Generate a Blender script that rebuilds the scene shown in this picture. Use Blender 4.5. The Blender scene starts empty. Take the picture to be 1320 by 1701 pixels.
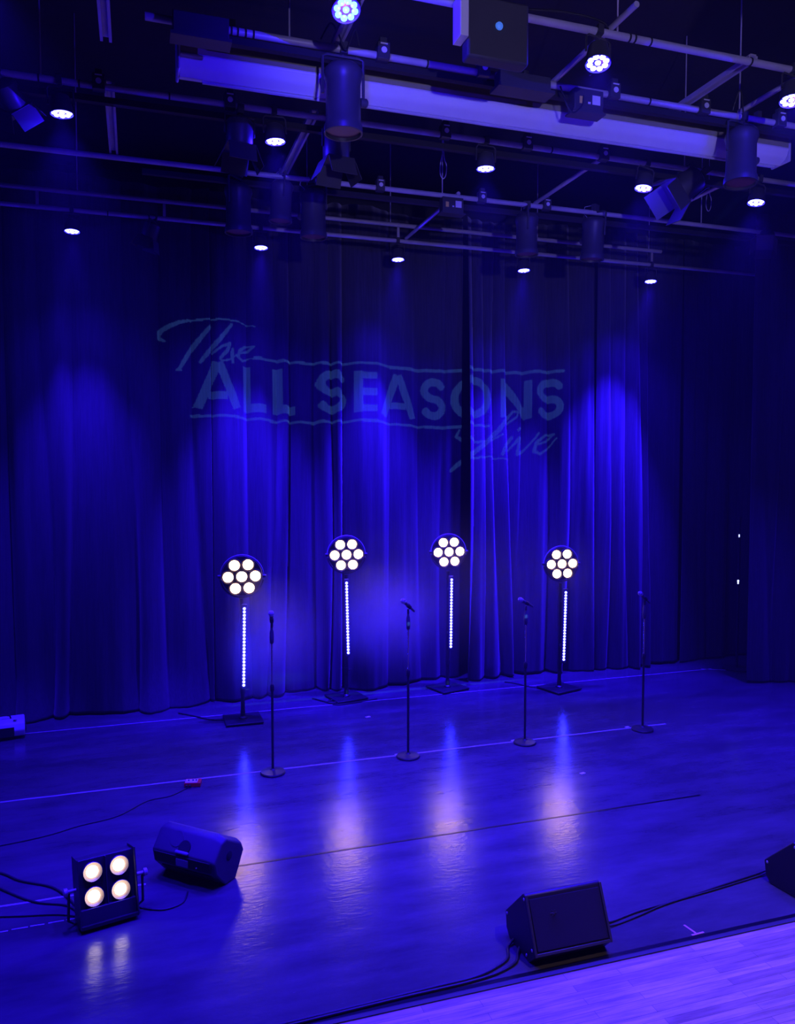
import bpy, math, random
from mathutils import Vector, Matrix, Euler
random.seed(7)
R = math.radians
S = bpy.context.scene
COL = S.collection

# ---------------------------------------------------------------- camera, view, world
cam_d = bpy.data.cameras.new('camera')
cam = bpy.data.objects.new('camera', cam_d); COL.objects.link(cam)
cam_d.sensor_fit = 'HORIZONTAL'; cam_d.sensor_width = 36; cam_d.lens = 36
cam_d.clip_start = .05; cam_d.clip_end = 80
cam.location = (0, 0, 3.0)
cam.rotation_euler = (R(90 - 3.04), 0, R(-18.2))
S.camera = cam
S.view_settings.view_transform = 'Standard'
S.view_settings.look = 'None'
S.view_settings.exposure = 0.0
S.view_settings.gamma = 1.0
S.view_settings.use_curve_mapping = False
w = bpy.data.worlds.new('world'); S.world = w; w.use_nodes = True
w.node_tree.nodes['Background'].inputs[0].default_value = (0.01, 0.01, 0.03, 1)
w.node_tree.nodes['Background'].inputs[1].default_value = 0.0
S.cycles.use_denoising = True
S.cycles.max_bounces = 6
S.cycles.diffuse_bounces = 3
S.cycles.glossy_bounces = 3
S.cycles.volume_bounces = 0
S.cycles.sample_clamp_indirect = 4.0
S.cycles.caustics_reflective = False
S.cycles.caustics_refractive = False
HAZE = 0.0022
wv = w.node_tree.nodes.new('ShaderNodeVolumeScatter')        # thin theatrical haze in the whole room
wv.inputs['Density'].default_value = HAZE; wv.inputs['Anisotropy'].default_value = .15
w.node_tree.links.new(wv.outputs[0], w.node_tree.nodes['World Output'].inputs['Volume'])


BLUE = (0.020, 0.004, 1.0)           # colour of the blue LED lamps
P_BACK, P_MID, P_FRONT = 5200, 2050, 1000   # watts of the LED pars, row by row
HOUSE = 460                         # warm house lamp over the apron
LOGO_W = 4600
GRID_FILL_W = 1500  # watts of the added fill lamp for the grid

# ---------------------------------------------------------------- materials
def new_mat(name):
    m = bpy.data.materials.new(name); m.use_nodes = True
    nt = m.node_tree; b = nt.nodes['Principled BSDF']
    return m, nt, b
def N(nt, t, **kw):
    n = nt.nodes.new(t)
    for k, v in kw.items():
        if k in n.inputs: n.inputs[k].default_value = v
        else: setattr(n, k, v)
    return n
def mat(name, col, rough=.5, metal=0, spec=.5, vary=.15, scale=8, bump=0, bscale=60, emit=None, estr=0):
    m, nt, b = new_mat(name)
    tc = N(nt, 'ShaderNodeTexCoord')
    nz = N(nt, 'ShaderNodeTexNoise', Scale=scale, Detail=4.0)
    nt.links.new(tc.outputs['Object'], nz.inputs['Vector'])
    mr = N(nt, 'ShaderNodeMix', data_type='RGBA')
    mr.inputs[6].default_value = tuple(c * (1 - vary) for c in col) + (1,)
    mr.inputs[7].default_value = tuple(min(1, c * (1 + vary)) for c in col) + (1,)
    nt.links.new(nz.outputs['Fac'], mr.inputs[0])
    nt.links.new(mr.outputs[2], b.inputs['Base Color'])
    b.inputs['Roughness'].default_value = rough
    b.inputs['Metallic'].default_value = metal
    b.inputs['Specular IOR Level'].default_value = spec
    if bump:
        n2 = N(nt, 'ShaderNodeTexNoise', Scale=bscale, Detail=3.0)
        nt.links.new(tc.outputs['Object'], n2.inputs['Vector'])
        bp = N(nt, 'ShaderNodeBump', Strength=bump, Distance=.01)
        nt.links.new(n2.outputs['Fac'], bp.inputs['Height'])
        nt.links.new(bp.outputs['Normal'], b.inputs['Normal'])
    if emit:
        b.inputs['Emission Color'].default_value = tuple(emit) + (1,)
        b.inputs['Emission Strength'].default_value = estr
    return m

M = {}
M['black'] = mat('black_paint', (.02, .02, .022), .45, bump=.05)
M['matte'] = mat('matte_black', (.012, .012, .014), .8)
M['can'] = mat('fixture_black', (.05, .05, .055), .42, spec=.4)
M['plastic'] = mat('speaker_plastic', (.07, .07, .075), .45, bump=.35, bscale=400)
M['cloth'] = mat('grille_cloth', (.012, .012, .014), .75, bump=.6, bscale=700)
M['steel'] = mat('galvanised_pipe', (.48, .46, .46), .4, .15, vary=.3, scale=5, bump=.1)
M['chrome'] = mat('chrome', (.7, .7, .72), .2, 1)
M['white'] = mat('white_enamel', (.75, .74, .70), .4, vary=.05)
M['offwhite'] = mat('grey_white_plastic', (.5, .5, .5), .45)
M['label'] = mat('white_label', (.7, .7, .68), .6)
M['yellow'] = mat('yellow_label', (.75, .6, .1), .6)
M['red'] = mat('red_enamel', (.7, .02, .02), .4, emit=None)
M['tape'] = mat('pale_gaffer_tape', (.35, .33, .33), .5, vary=.4, scale=12)
M['pinktape'] = mat('pink_tape', (.8, .35, .4), .55)
M['seam'] = mat('seam_tape', (.006, .006, .008), .3)
M['rubber'] = mat('black_rubber', (.015, .015, .016), .55)
M['duct'] = mat('dark_duct', (.05, .05, .05), .6)
M['plaster'] = mat('black_painted_plaster', (.02, .02, .022), .85, bump=.3, bscale=20)
M['warm'] = mat('warm_lamp', (.9, .85, .7), .3, emit=(1.0, .78, .58), estr=6)
M['warm_far'] = mat('warm_lens', (.9, .85, .7), .3, emit=(1.0, .55, .30), estr=22)
M['bezel'] = mat('lamp_reflector', (.22, .17, .17), .35, .5)
M['par_led'] = mat('blue_led_lens', (.01, .01, .012), .3, emit=(.018, .018, 1.0), estr=160)
M['par_cyan'] = mat('cyan_led_lens', (.01, .01, .012), .3, emit=(.012, .05, 1.0), estr=50)
M['bar_led'] = mat('bar_led_lens', (.01, .01, .012), .3, emit=(.022, .022, 1.0), estr=110)
M['glint'] = mat('glint_glow', (.6, .6, .9), .3, emit=(.35, .4, 1.0), estr=4)
M['cyan_dot'] = mat('lens_cyan', (.2, .4, .7), .3, emit=(.02, .10, .4), estr=1)
M['glasslens'] = mat('dusty_lens', (.16, .06, .07), .35, spec=.6)

def floor_mat():
    m, nt, b = new_mat('black_vinyl_dance_floor')
    tc = N(nt, 'ShaderNodeTexCoord')
    mp = N(nt, 'ShaderNodeMapping'); mp.inputs['Scale'].default_value = (1.0, 3.2, 1)
    nt.links.new(tc.outputs['Object'], mp.inputs['Vector'])
    n1 = N(nt, 'ShaderNodeTexNoise', Scale=1.1, Detail=8.0, Roughness=.65)
    nt.links.new(mp.outputs[0], n1.inputs['Vector'])
    cr = N(nt, 'ShaderNodeValToRGB')
    cr.color_ramp.elements[0].position = .3; cr.color_ramp.elements[0].color = (.045, .045, .048, 1)
    cr.color_ramp.elements[1].position = .72; cr.color_ramp.elements[1].color = (.10, .10, .105, 1)
    nt.links.new(n1.outputs['Fac'], cr.inputs[0])
    # thin pale scuff marks, long across the stage
    mp2 = N(nt, 'ShaderNodeMapping'); mp2.inputs['Scale'].default_value = (2.2, 9, 1); mp2.inputs['Rotation'].default_value = (0, 0, .12)
    nt.links.new(tc.outputs['Object'], mp2.inputs['Vector'])
    n2 = N(nt, 'ShaderNodeTexNoise', Scale=2.6, Detail=9.0, Roughness=.72)
    nt.links.new(mp2.outputs[0], n2.inputs['Vector'])
    c2 = N(nt, 'ShaderNodeValToRGB')
    c2.color_ramp.elements[0].position = .66; c2.color_ramp.elements[0].color = (0, 0, 0, 1)
    c2.color_ramp.elements[1].position = .78; c2.color_ramp.elements[1].color = (1, 1, 1, 1)
    nt.links.new(n2.outputs['Fac'], c2.inputs[0])
    mx = N(nt, 'ShaderNodeMix', data_type='RGBA'); mx.inputs[7].default_value = (.22, .21, .22, 1)
    nt.links.new(c2.outputs[0], mx.inputs[0]); nt.links.new(cr.outputs[0], mx.inputs[6])
    nt.links.new(mx.outputs[2], b.inputs['Base Color'])
    rr = N(nt, 'ShaderNodeMapRange'); rr.inputs['To Min'].default_value = .13; rr.inputs['To Max'].default_value = .27
    nt.links.new(n1.outputs['Fac'], rr.inputs['Value']); nt.links.new(rr.outputs[0], b.inputs['Roughness'])
    b.inputs['Specular IOR Level'].default_value = .5
    mp3 = N(nt, 'ShaderNodeMapping'); mp3.inputs['Scale'].default_value = (1.0, 2.2, 1)
    nt.links.new(tc.outputs['Object'], mp3.inputs['Vector'])
    n3 = N(nt, 'ShaderNodeTexNoise', Scale=15.0, Detail=4.0, Roughness=.55)
    nt.links.new(mp3.outputs[0], n3.inputs['Vector'])
    bp = N(nt, 'ShaderNodeBump', Strength=.27, Distance=.006)
    nt.links.new(n3.outputs['Fac'], bp.inputs['Height'])
    nt.links.new(bp.outputs['Normal'], b.inputs['Normal'])
    return m
def wood_mat():
    m, nt, b = new_mat('maple_strip_flooring')
    tc = N(nt, 'ShaderNodeTexCoord')
    br = N(nt, 'ShaderNodeTexBrick')
    br.offset = .37; br.inputs['Scale'].default_value = 1.0
    br.inputs['Brick Width'].default_value = .9; br.inputs['Row Height'].default_value = .057
    br.inputs['Mortar Size'].default_value = .0012; br.inputs['Mortar Smooth'].default_value = .3
    br.inputs['Color1'].default_value = (.74, .56, .38, 1); br.inputs['Color2'].default_value = (.40, .27, .17, 1)
    br.inputs['Mortar'].default_value = (.08, .05, .03, 1); br.inputs['Bias'].default_value = -.25
    nt.links.new(tc.outputs['Object'], br.inputs['Vector'])
    mp = N(nt, 'ShaderNodeMapping'); mp.inputs['Scale'].default_value = (1.2, 14, 1)
    nt.links.new(tc.outputs['Object'], mp.inputs['Vector'])
    n = N(nt, 'ShaderNodeTexNoise', Scale=2.2, Detail=8.0, Roughness=.6)
    nt.links.new(mp.outputs[0], n.inputs['Vector'])
    cr = N(nt, 'ShaderNodeValToRGB')
    cr.color_ramp.elements[0].position = .32; cr.color_ramp.elements[0].color = (.5, .5, .5, 1)
    cr.color_ramp.elements[1].position = .62; cr.color_ramp.elements[1].color = (1, 1, 1, 1)
    nt.links.new(n.outputs['Fac'], cr.inputs[0])
    mx = N(nt, 'ShaderNodeMix', data_type='RGBA', blend_type='MULTIPLY'); mx.inputs[0].default_value = 1
    nt.links.new(br.outputs['Color'], mx.inputs[6]); nt.links.new(cr.outputs[0], mx.inputs[7])
    nt.links.new(mx.outputs[2], b.inputs['Base Color'])
    b.inputs['Roughness'].default_value = .42
    bp = N(nt, 'ShaderNodeBump', Strength=.2, Distance=.004)
    nt.links.new(n.outputs['Fac'], bp.inputs['Height']); nt.links.new(bp.outputs['Normal'], b.inputs['Normal'])
    return m
def curtain_mat():
    m, nt, b = new_mat('stage_velour')
    tc = N(nt, 'ShaderNodeTexCoord')
    mp = N(nt, 'ShaderNodeMapping'); mp.inputs['Scale'].default_value = (30, 30, 1.2)
    nt.links.new(tc.outputs['Object'], mp.inputs['Vector'])
    n = N(nt, 'ShaderNodeTexNoise', Scale=2.0, Detail=6.0, Roughness=.6)
    nt.links.new(mp.outputs[0], n.inputs['Vector'])
    cr = N(nt, 'ShaderNodeValToRGB')
    cr.color_ramp.elements[0].color = (.022, .022, .025, 1); cr.color_ramp.elements[1].color = (.075, .075, .08, 1)
    nt.links.new(n.outputs['Fac'], cr.inputs[0]); nt.links.new(cr.outputs[0], b.inputs['Base Color'])
    b.inputs['Roughness'].default_value = .9
    b.inputs['Specular IOR Level'].default_value = .1
    b.inputs['Sheen Weight'].default_value = .25
    bp = N(nt, 'ShaderNodeBump', Strength=.25, Distance=.01)
    nt.links.new(n.outputs['Fac'], bp.inputs['Height']); nt.links.new(bp.outputs['Normal'], b.inputs['Normal'])
    return m
M['grip'] = mat('lit_look_plastic', (.26, .26, .28), .4)  # lighter grey imitates light on the handle bar; control plate shares it
M['dim_lit_fascia'] = mat('painted_dim_light', (.30, .31, .13), .5, vary=.06)  # low blue paints the duller, whiter light on the case's upper front
M['floor'] = floor_mat(); M['wood'] = wood_mat(); M['curtain'] = curtain_mat()

# ---------------------------------------------------------------- mesh building
def frame(d):
    d = Vector(d).normalized()
    a = Vector((0, 0, 1)) if abs(d.z) < .9 else Vector((1, 0, 0))
    u = d.cross(a).normalized(); v = d.cross(u).normalized()
    return d, u, v
class MB:
    def __init__(s): s.v = []; s.f = []
    def box(s, c, d, rot=None):
        c = Vector(c); k = len(s.v)
        mt = Euler(rot).to_matrix() if rot else Matrix.Identity(3)
        for x in (-.5, .5):
            for y in (-.5, .5):
                for z in (-.5, .5):
                    s.v.append(c + mt @ Vector((x * d[0], y * d[1], z * d[2])))
        s.f += [tuple(k + i for i in q) for q in ((0, 1, 3, 2), (4, 6, 7, 5), (0, 4, 5, 1), (2, 3, 7, 6), (0, 2, 6, 4), (1, 5, 7, 3))]
        return s
    def lathe(s, o, d, prof, n=24, caps=True):
        """prof: (distance along d, radius)"""
        o = Vector(o); d, u, v = frame(d); k = len(s.v); m = len(prof)
        for t, r in prof:
            for i in range(n):
                a = 2 * math.pi * i / n
                s.v.append(o + d * t + (u * math.cos(a) + v * math.sin(a)) * max(r, 1e-4))
        for j in range(m - 1):
            for i in range(n):
                i2 = (i + 1) % n
                s.f.append((k + j * n + i, k + j * n + i2, k + (j + 1) * n + i2, k + (j + 1) * n + i))
        if caps:
            s.f.append(tuple(k + i for i in reversed(range(n))))
            s.f.append(tuple(k + (m - 1) * n + i for i in range(n)))
        return s
    def cyl(s, a, b, r, n=16, r2=None):
        a, b = Vector(a), Vector(b)
        return s.lathe(a, b - a, [(0, r), ((b - a).length, r if r2 is None else r2)], n)
    def tube(s, pts, r, n=8):
        pts = [Vector(p) for p in pts]; k = len(s.v); m = len(pts)
        pu = None
        for j, p in enumerate(pts):
            d = (pts[min(j + 1, m - 1)] - pts[max(j - 1, 0)]).normalized()
            if pu is None: _, u, v = frame(d)
            else:
                u = (pu - d * pu.dot(d)).normalized(); v = d.cross(u)
            pu = u
            for i in range(n):
                a = 2 * math.pi * i / n
                s.v.append(p + (u * math.cos(a) + v * math.sin(a)) * r)
        for j in range(m - 1):
            for i in range(n):
                i2 = (i + 1) % n
                s.f.append((k + j * n + i, k + j * n + i2, k + (j + 1) * n + i2, k + (j + 1) * n + i))
        s.f.append(tuple(k + i for i in reversed(range(n)))); s.f.append(tuple(k + (m - 1) * n + i for i in range(n)))
        return s
    def prism(s, poly, axis_from, axis_to, fn):
        """poly of (a,b); fn(t,a,b) -> point"""
        k = len(s.v); n = len(poly)
        for t in (axis_from, axis_to):
            for a, b in poly: s.v.append(Vector(fn(t, a, b)))
        for i in range(n):
            j = (i + 1) % n
            s.f.append((k + i, k + j, k + n + j, k + n + i))
        s.f.append(tuple(k + i for i in reversed(range(n)))); s.f.append(tuple(k + n + i for i in range(n)))
        return s
    def build(s, name, m, parent=None, loc=(0, 0, 0), rot=(0, 0, 0), bevel=0, smooth=True, seg=2):
        me = bpy.data.meshes.new(name); me.from_pydata([tuple(v) for v in s.v], [], s.f)
        import bmesh
        bm = bmesh.new(); bm.from_mesh(me); bmesh.ops.recalc_face_normals(bm, faces=bm.faces)
        bm.to_mesh(me); bm.free()
        me.materials.append(m)
        if smooth:
            for p in me.polygons: p.use_smooth = True
            me.set_sharp_from_angle(angle=R(38))
        o = bpy.data.objects.new(name, me); COL.objects.link(o)
        o.location = loc; o.rotation_euler = rot
        if parent: o.parent = parent
        if bevel:
            b = o.modifiers.new('bevel', 'BEVEL'); b.width = bevel; b.segments = seg; b.limit_method = 'ANGLE'; b.angle_limit = R(35)
        return o
def tag(o, label=None, cat=None, group=None, kind=None):
    if label: o['label'] = label
    if cat: o['category'] = cat
    if group: o['group'] = group
    if kind: o['kind'] = kind
    return o
def empty(name, loc, rot=(0, 0, 0), **kw):
    o = bpy.data.objects.new(name, None); COL.objects.link(o)
    o.location = loc; o.rotation_euler = rot; o.empty_display_size = .1
    return tag(o, **kw)
def copy_tree(o, parent=None):
    c = o.copy(); COL.objects.link(c); c.parent = parent
    for ch in [x for x in COL.objects if x.parent == o and x != c]:
        copy_tree(ch, c)
    return c
def structure(name, mb, m, label=None, **kw):
    return tag(mb.build(name, m, **kw), label=label, kind='structure')
def spot(name, parent, loc, rot, watts, col, angle, blend=1, radius=.05):
    l = bpy.data.lights.new(name, 'SPOT'); l.energy = watts; l.color = col; l.spot_size = R(angle); l.spot_blend = blend
    l.shadow_soft_size = radius
    o = bpy.data.objects.new(name, l); COL.objects.link(o); o.location = loc; o.rotation_euler = rot
    if parent: o.parent = parent
    return o

# ---------------------------------------------------------------- room shell
structure('floor', MB().box((3, 7.775, -.05), (19, 7.45, .1)), M['floor'], smooth=False)
structure('floor_apron', MB().box((3, -1.0, -.052), (19, 10.1, .1)), M['wood'], smooth=False)
structure('trim_1', MB().box((3, 4.065, .002), (19, .028, .006)), M['duct'], smooth=False)
structure('wall_back', MB().box((3, 11.55, 3.45), (19, .1, 7.1)), M['plaster'], smooth=False)
structure('wall_left', MB().box((-6.55, 2.75, 3.45), (.1, 17.5, 7.1)), M['plaster'], smooth=False)
structure('wall_right', MB().box((12.55, 2.75, 3.45), (.1, 17.5, 7.1)), M['plaster'], smooth=False)
structure('wall_front', MB().box((3, -6.05, 3.45), (19, .1, 7.1)), M['plaster'], smooth=False)
structure('ceiling', MB().box((3, 2.75, 7.05), (19, 17.7, .1)), M['plaster'], smooth=False)

# ---------------------------------------------------------------- curtains
def pleats(x0, x1, wmin, wmax, rng):
    xs = [x0]
    while xs[-1] < x1: xs.append(xs[-1] + rng.uniform(wmin, wmax) * (1.7 if rng.random() < .22 else 1))
    return [(x, rng.uniform(.35, 1), rng.uniform(-.10, .10), rng.uniform(0, 6.3), rng.uniform(.35, .65)) for x in xs]
def curtain(name, x0, x1, ybase, ztop, amp, seed, label, wmin=.14, wmax=.5, group=None, flare=0, p0=None, p1=None, hem=.0):
    """hangs along X at ybase, or from p0 to p1 (x,y) in plan"""
    rng = random.Random(seed)
    L = x1 - x0
    pl = pleats(-.3, L + .5, wmin, wmax, rng)
    nx = int(L / .011); zs = [.0, .03, .1, .25, .5, .8, 1.2, 1.7, 2.2, 2.8, 3.4, 4.0, 4.6, 5.0, 5.4, 5.7, 6.0, 6.2, ztop]
    zs = sorted(set(z for z in zs if z <= ztop))
    mb = MB()
    a = Vector((x0, ybase)) if p0 is None else Vector(p0)
    b = Vector((x1, ybase)) if p1 is None else Vector(p1)
    d = (b - a).normalized(); nrm = Vector((d.y, -d.x))
    ph = [rng.uniform(0, 6.3) for _ in range(5)]
    for z in zs:
        t = 1 - z / ztop
        bx = [q[0] + q[2] * math.sin(q[3] + z * .55) * (.35 + t) for q in pl]
        for i in range(1, len(bx)): bx[i] = max(bx[i], bx[i - 1] + .03)
        k = 0
        for i in range(nx + 1):
            x = L * i / nx
            while k < len(bx) - 2 and bx[k + 1] < x: k += 1
            u = min(1, max(0, (x - bx[k]) / (bx[k + 1] - bx[k])))
            pk = pl[k][4]; uu = (u / pk * .5) if u < pk else .5 + (u - pk) / (1 - pk) * .5
            wdt = bx[k + 1] - bx[k]
            A = amp * pl[k][1] * min(1, wdt / .14) * (.55 + .65 * t ** .7)
            h = A * max(0, math.sin(math.pi * uu)) ** .75
            h += amp * .5 * math.sin(x * 3.1 + ph[0] + .2 * z) + amp * .07 * math.sin(x * 24 + ph[1] + z * .8) + amp * .02 * math.sin(x * 57 + ph[2] - z)
            h += flare * max(0, .35 - z) * (1 + math.sin(x * 4 + ph[3]))
            zz = z + (.012 + .012 * math.sin(x * 3.1 + ph[4]) + hem if z < .05 else 0)
            p = a + d * x + nrm * h
            mb.v.append(Vector((p.x, p.y, zz)))
    W = nx + 1
    for j in range(len(zs) - 1):
        for i in range(nx):
            mb.f.append((j * W + i, j * W + i + 1, (j + 1) * W + i + 1, (j + 1) * W + i))
    o = mb.build(name, M['curtain'])
    o.data.set_sharp_from_angle(angle=R(80))
    sd = o.modifiers.new('thickness', 'SOLIDIFY'); sd.thickness = .006; sd.offset = -1
    return tag(o, label=label, cat='curtain', group=group)
G = 'black velour curtains across the back of the stage'
curtain('stage_curtain', -4.2, .92, 10.42, 6.5, .15, 3, 'dark pleated curtain at the left of the backdrop, left of the nearest left light stand', group=G, flare=.25)
curtain('stage_curtain', .93, 4.40, 10.52, 6.5, .20, 11, 'blue-lit pleated curtain behind the three leftmost light stands', group=G)
curtain('stage_curtain', 4.41, 6.43, 10.43, 6.5, .21, 24, 'pleated backdrop curtain behind the rightmost light stand', group=G)
curtain('stage_curtain', 6.44, 7.98, 10.36, 6.5, .18, 31, 'narrow bright blue curtain panel behind the rightmost microphone stand', group=G)
curtain('stage_curtain', 7.99, 11.9, 10.36, 6.5, .10, 42, 'unlit curtain at the far right end of the backdrop, mostly in darkness', group=G)
curtain('leg_curtain', 0, 3.2, 0, 6.5, .07, 55, 'black side leg curtain hanging at the right edge of the stage', p0=(8.12, 8.98), p1=(11.2, 8.05), wmin=.12, wmax=.3)

# ---------------------------------------------------------------- overhead grid
GZ = 5.80
def pipe(p0, p1, r, label, name='grid_pipe', m='steel', group='horizontal grid pipes above the stage'):
    return tag(MB().cyl(p0, p1, r, 16).build(name, M[m]), label=label, cat='pipe', group=group)
XL, XR = -3.5, 9.5
rows = {'back': (9.4, -3.2, 8.6, 'lower pipe of the rearmost pair, carrying the back row of small blue lamps'),
        'p1': (7.72, -3.5, 8.5, 'long overhead pipe just in front of the rearmost pair'),
        'p2': (6.35, -3.5, 8.5, 'long overhead pipe behind the white screen case, carrying four small blue lamps'),
        'p3': (5.30, .1, 8.5, 'overhead pipe just in front of the white screen case'),
        'p4': (4.58, -3.5, 8.5, 'overhead pipe nearest the viewer, at the top right of the photo')}
for k, (Y, a, b, lab) in rows.items():
    pipe((a, Y, GZ), (b, Y, GZ), .024, lab)
pipe((-3.2, 9.4, GZ + .19), (6.9, 9.4, GZ + .19), .024, 'upper pipe of the rearmost pair, above the back row of small blue lamps')
# links between the rearmost pair
for i, x in enumerate((-.95, .35, 1.95, 3.1, 4.95, 6.75)):
    tag(MB().box((x, 9.4, GZ + .095), (.03, .012, .24)).build('pipe_link', M['steel']), cat='link', group='short upright links of the rearmost pipe pair',
        label=('short upright link joining the rearmost pipe pair, ' + ['far left', 'left of the hanging fixtures', 'second from the centre left', 'above the middle blue lamp', 'right of centre', 'above the rightmost blue lamp'][i]))
# pipes and channels running up and down stage
def channel(x, y0, y1, label, double=True):
    mb = MB()
    if double:
        for s in (-.028, .028): mb.box((x + s, (y0 + y1) / 2, GZ + .044), (.018, y1 - y0, .03))
        mb.box((x, (y0 + y1) / 2, GZ + .064), (.05, y1 - y0, .008))
        return tag(mb.build('strut_channel', M['steel'], smooth=False), label=label, cat='channel')
    return tag(mb.cyl((x, y0, GZ + .038), (x, y1, GZ + .038), .02, 12).build('cross_pipe', M['steel']), label=label, cat='pipe')
channel(-.14, 5.2, 5.75, 'short pale double channel at the very top left')
channel(-.14, 6.38, 7.72, 'pale double channel hanging between pipes at the left, right of the leftmost blue lamp')
channel(1.40, 6.38, 7.72, 'slanting double channel right of the blue lamp at upper left centre')
channel(1.32, 4.6, 5.32, 'double channel at the top beside the cyan-white lamp')
channel(4.10, 4.6, 5.62, 'long slanting double channel at the upper right above the screen case')
channel(2.95, 4.3, 5.32, 'slanting cross pipe left of the large blue lamp at upper right', False)
channel(4.09, 6.4, 7.75, 'slanting cross pipe in the middle right, below the screen case', False)
channel(4.60, 4.6, 5.3, 'cross pipe above the right hanging can fixture', False)
channel(5.60, 6.5, 7.3, 'short slanting cross pipe right of the barn-door fixture', False)
channel(3.2, 7.72, 9.4, 'dim cross pipe above the middle of the rearmost pair', False)
# black raceways under the pipes
for i, (Y, a, b, lab) in enumerate(((7.78, .1, 8.4, 'thin black wiring raceway below the second rearmost pipe'),
                                    (6.41, -.9, 8.4, 'thin black wiring raceway below the pipe behind the screen case'),
                                    (5.34, .6, 8.4, 'thin black wiring raceway in front of the white screen case'))):
    tag(MB().box(((a + b) / 2, Y, GZ - (.048 if Y < 6 else .075)), (b - a, .05, .045)).build('raceway', M['matte'], smooth=False), label=lab, cat='raceway', group='black wiring raceways')
def box_thing(name, c, d, m, label, cat, bev=.006, parts=()):
    t = empty(name, (c[0], c[1], c[2] - d[2] / 2), label=label, cat=cat)
    MB().box((0, 0, d[2] / 2), d).build('casing', M[m], t, bevel=bev)
    for pn, pc, pd, pm in parts: MB().box(pc, pd).build(pn, M[pm], t, smooth=False)
    return t
box_thing('cable_box', (.43, 5.24, 5.75), (.34, .10, .13), 'can', 'long black connection box at the left end of the white screen case', 'box',
          parts=[('flange', (0, 0, -.012), (.37, .13, .022), 'can')])
box_thing('cable_box', (2.66, 5.24, 5.745), (.40, .10, .10), 'can', 'long black connection box over the middle of the white screen case', 'box',
          parts=[('flange', (0, 0, -.012), (.44, .15, .022), 'can')])
for (x, Y, z), lab in (((3.19, 5.27, 5.695), 'black junction box with yellow and white labels on the screen case pipe'),
                       ((3.12, 7.72, 5.70), 'small black junction box with yellow and white labels below the second rearmost pipe')):
    k = 1 if Y < 6 else .95
    box_thing('junction_box', (x, Y, z), (.24 * k, .10, .16 * k), 'can', lab, 'box',
              parts=[('yellow_label', (-.065, -.052, .075), (.032, .004, .05), 'yellow'), ('white_label', (.058, -.052, .085), (.065, .004, .065), 'label'),
                     ('small_label', (.0, -.052, .06), (.02, .004, .014), 'label'), ('flange', (0, 0, -.006), (.27, .12, .012), 'can')])
# pipe clamps with pale discs
def make_clamp():
    t = empty('pipe_clamp', (0, 0, 0), cat='clamp', group='black pipe clamps with pale washers')
    MB().box((0, 0, .0), (.085, .07, .11)).box((0, 0, .07), (.05, .05, .04)).build('bracket', M['can'], t, bevel=.004)
    MB().cyl((0, -.036, .0), (0, -.042, .0), .020, 16).build('washer', M['label'], t)
    MB().box((0, -.037, .042), (.05, .006, .008)).build('tab', M['label'], t, smooth=False)
    return t
cl0 = make_clamp()
cl = [(640, 1.63, 5.28, 'clamp on the nearest screen case pipe, right of the big can fixture'), (808, 2.37, 5.28, 'clamp left of the connection box above the middle of the screen case'),
      (1022, 3.43, 5.28, 'clamp right of the labelled junction box above the screen case'), (1162, 4.24, 5.28, 'clamp where the double channel meets the screen case pipe'),
      (1290, 4.98, 5.28, 'clamp above the right end of the screen case'),
      (170, -.21, 6.33, 'clamp at the left, above the pale double channel'), (380, .73, 6.33, 'clamp below the left end of the screen case'),
      (740, 2.5, 6.33, 'clamp below the middle of the screen case'), (878, 3.26, 6.33, 'clamp above the blue lamp at the centre'),
      (1002, 4.02, 6.33, 'clamp at the top end of the slanting cross pipe'),
      (632, 2.35, 7.70, 'dim clamp on the second rearmost pipe, left of centre'), (795, 3.45, 7.70, 'dim clamp right of the lower labelled junction box'),
      (900, 4.2, 7.70, 'dim clamp at the lower end of the slanting cross pipe')]
for i, (_, x, Y, lab) in enumerate(cl):
    c = cl0 if i == 0 else copy_tree(cl0)
    c.location = (x, Y, GZ + .015); c['label'] = lab
# hangers from the ceiling
hg = [(-.55, 9.4, 'far left'), (1.97, 9.4, 'left of the middle'), (3.0, 9.4, 'above the middle blue lamp'), (5.0, 9.4, 'right of the middle'), (6.7, 9.4, 'above the rightmost back lamp'),
      (-.45, 7.72, 'left, on the second rearmost pipe'), (3.02, 7.72, 'centre, on the second rearmost pipe'), (6.2, 7.72, 'right, on the second rearmost pipe'),
      (-.6, 6.35, 'left, behind the screen case'), (4.9, 6.35, 'right, behind the screen case'), (1.0, 5.3, 'left, over the screen case'), (4.6, 5.3, 'right, over the screen case'),
      (3.0, 4.58, 'on the nearest pipe'), (-1.5, 4.58, 'on the nearest pipe beyond the left edge')]
for x, Y, lab in hg:
    tag(MB().cyl((x, Y, GZ + (.2 if Y > 9 else .02)), (x, Y, 7.0), .006, 8).build('hanger_rod', M['steel']), label='thin steel hanger rod, ' + lab, cat='rod', group='hanger rods of the grid')

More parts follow.
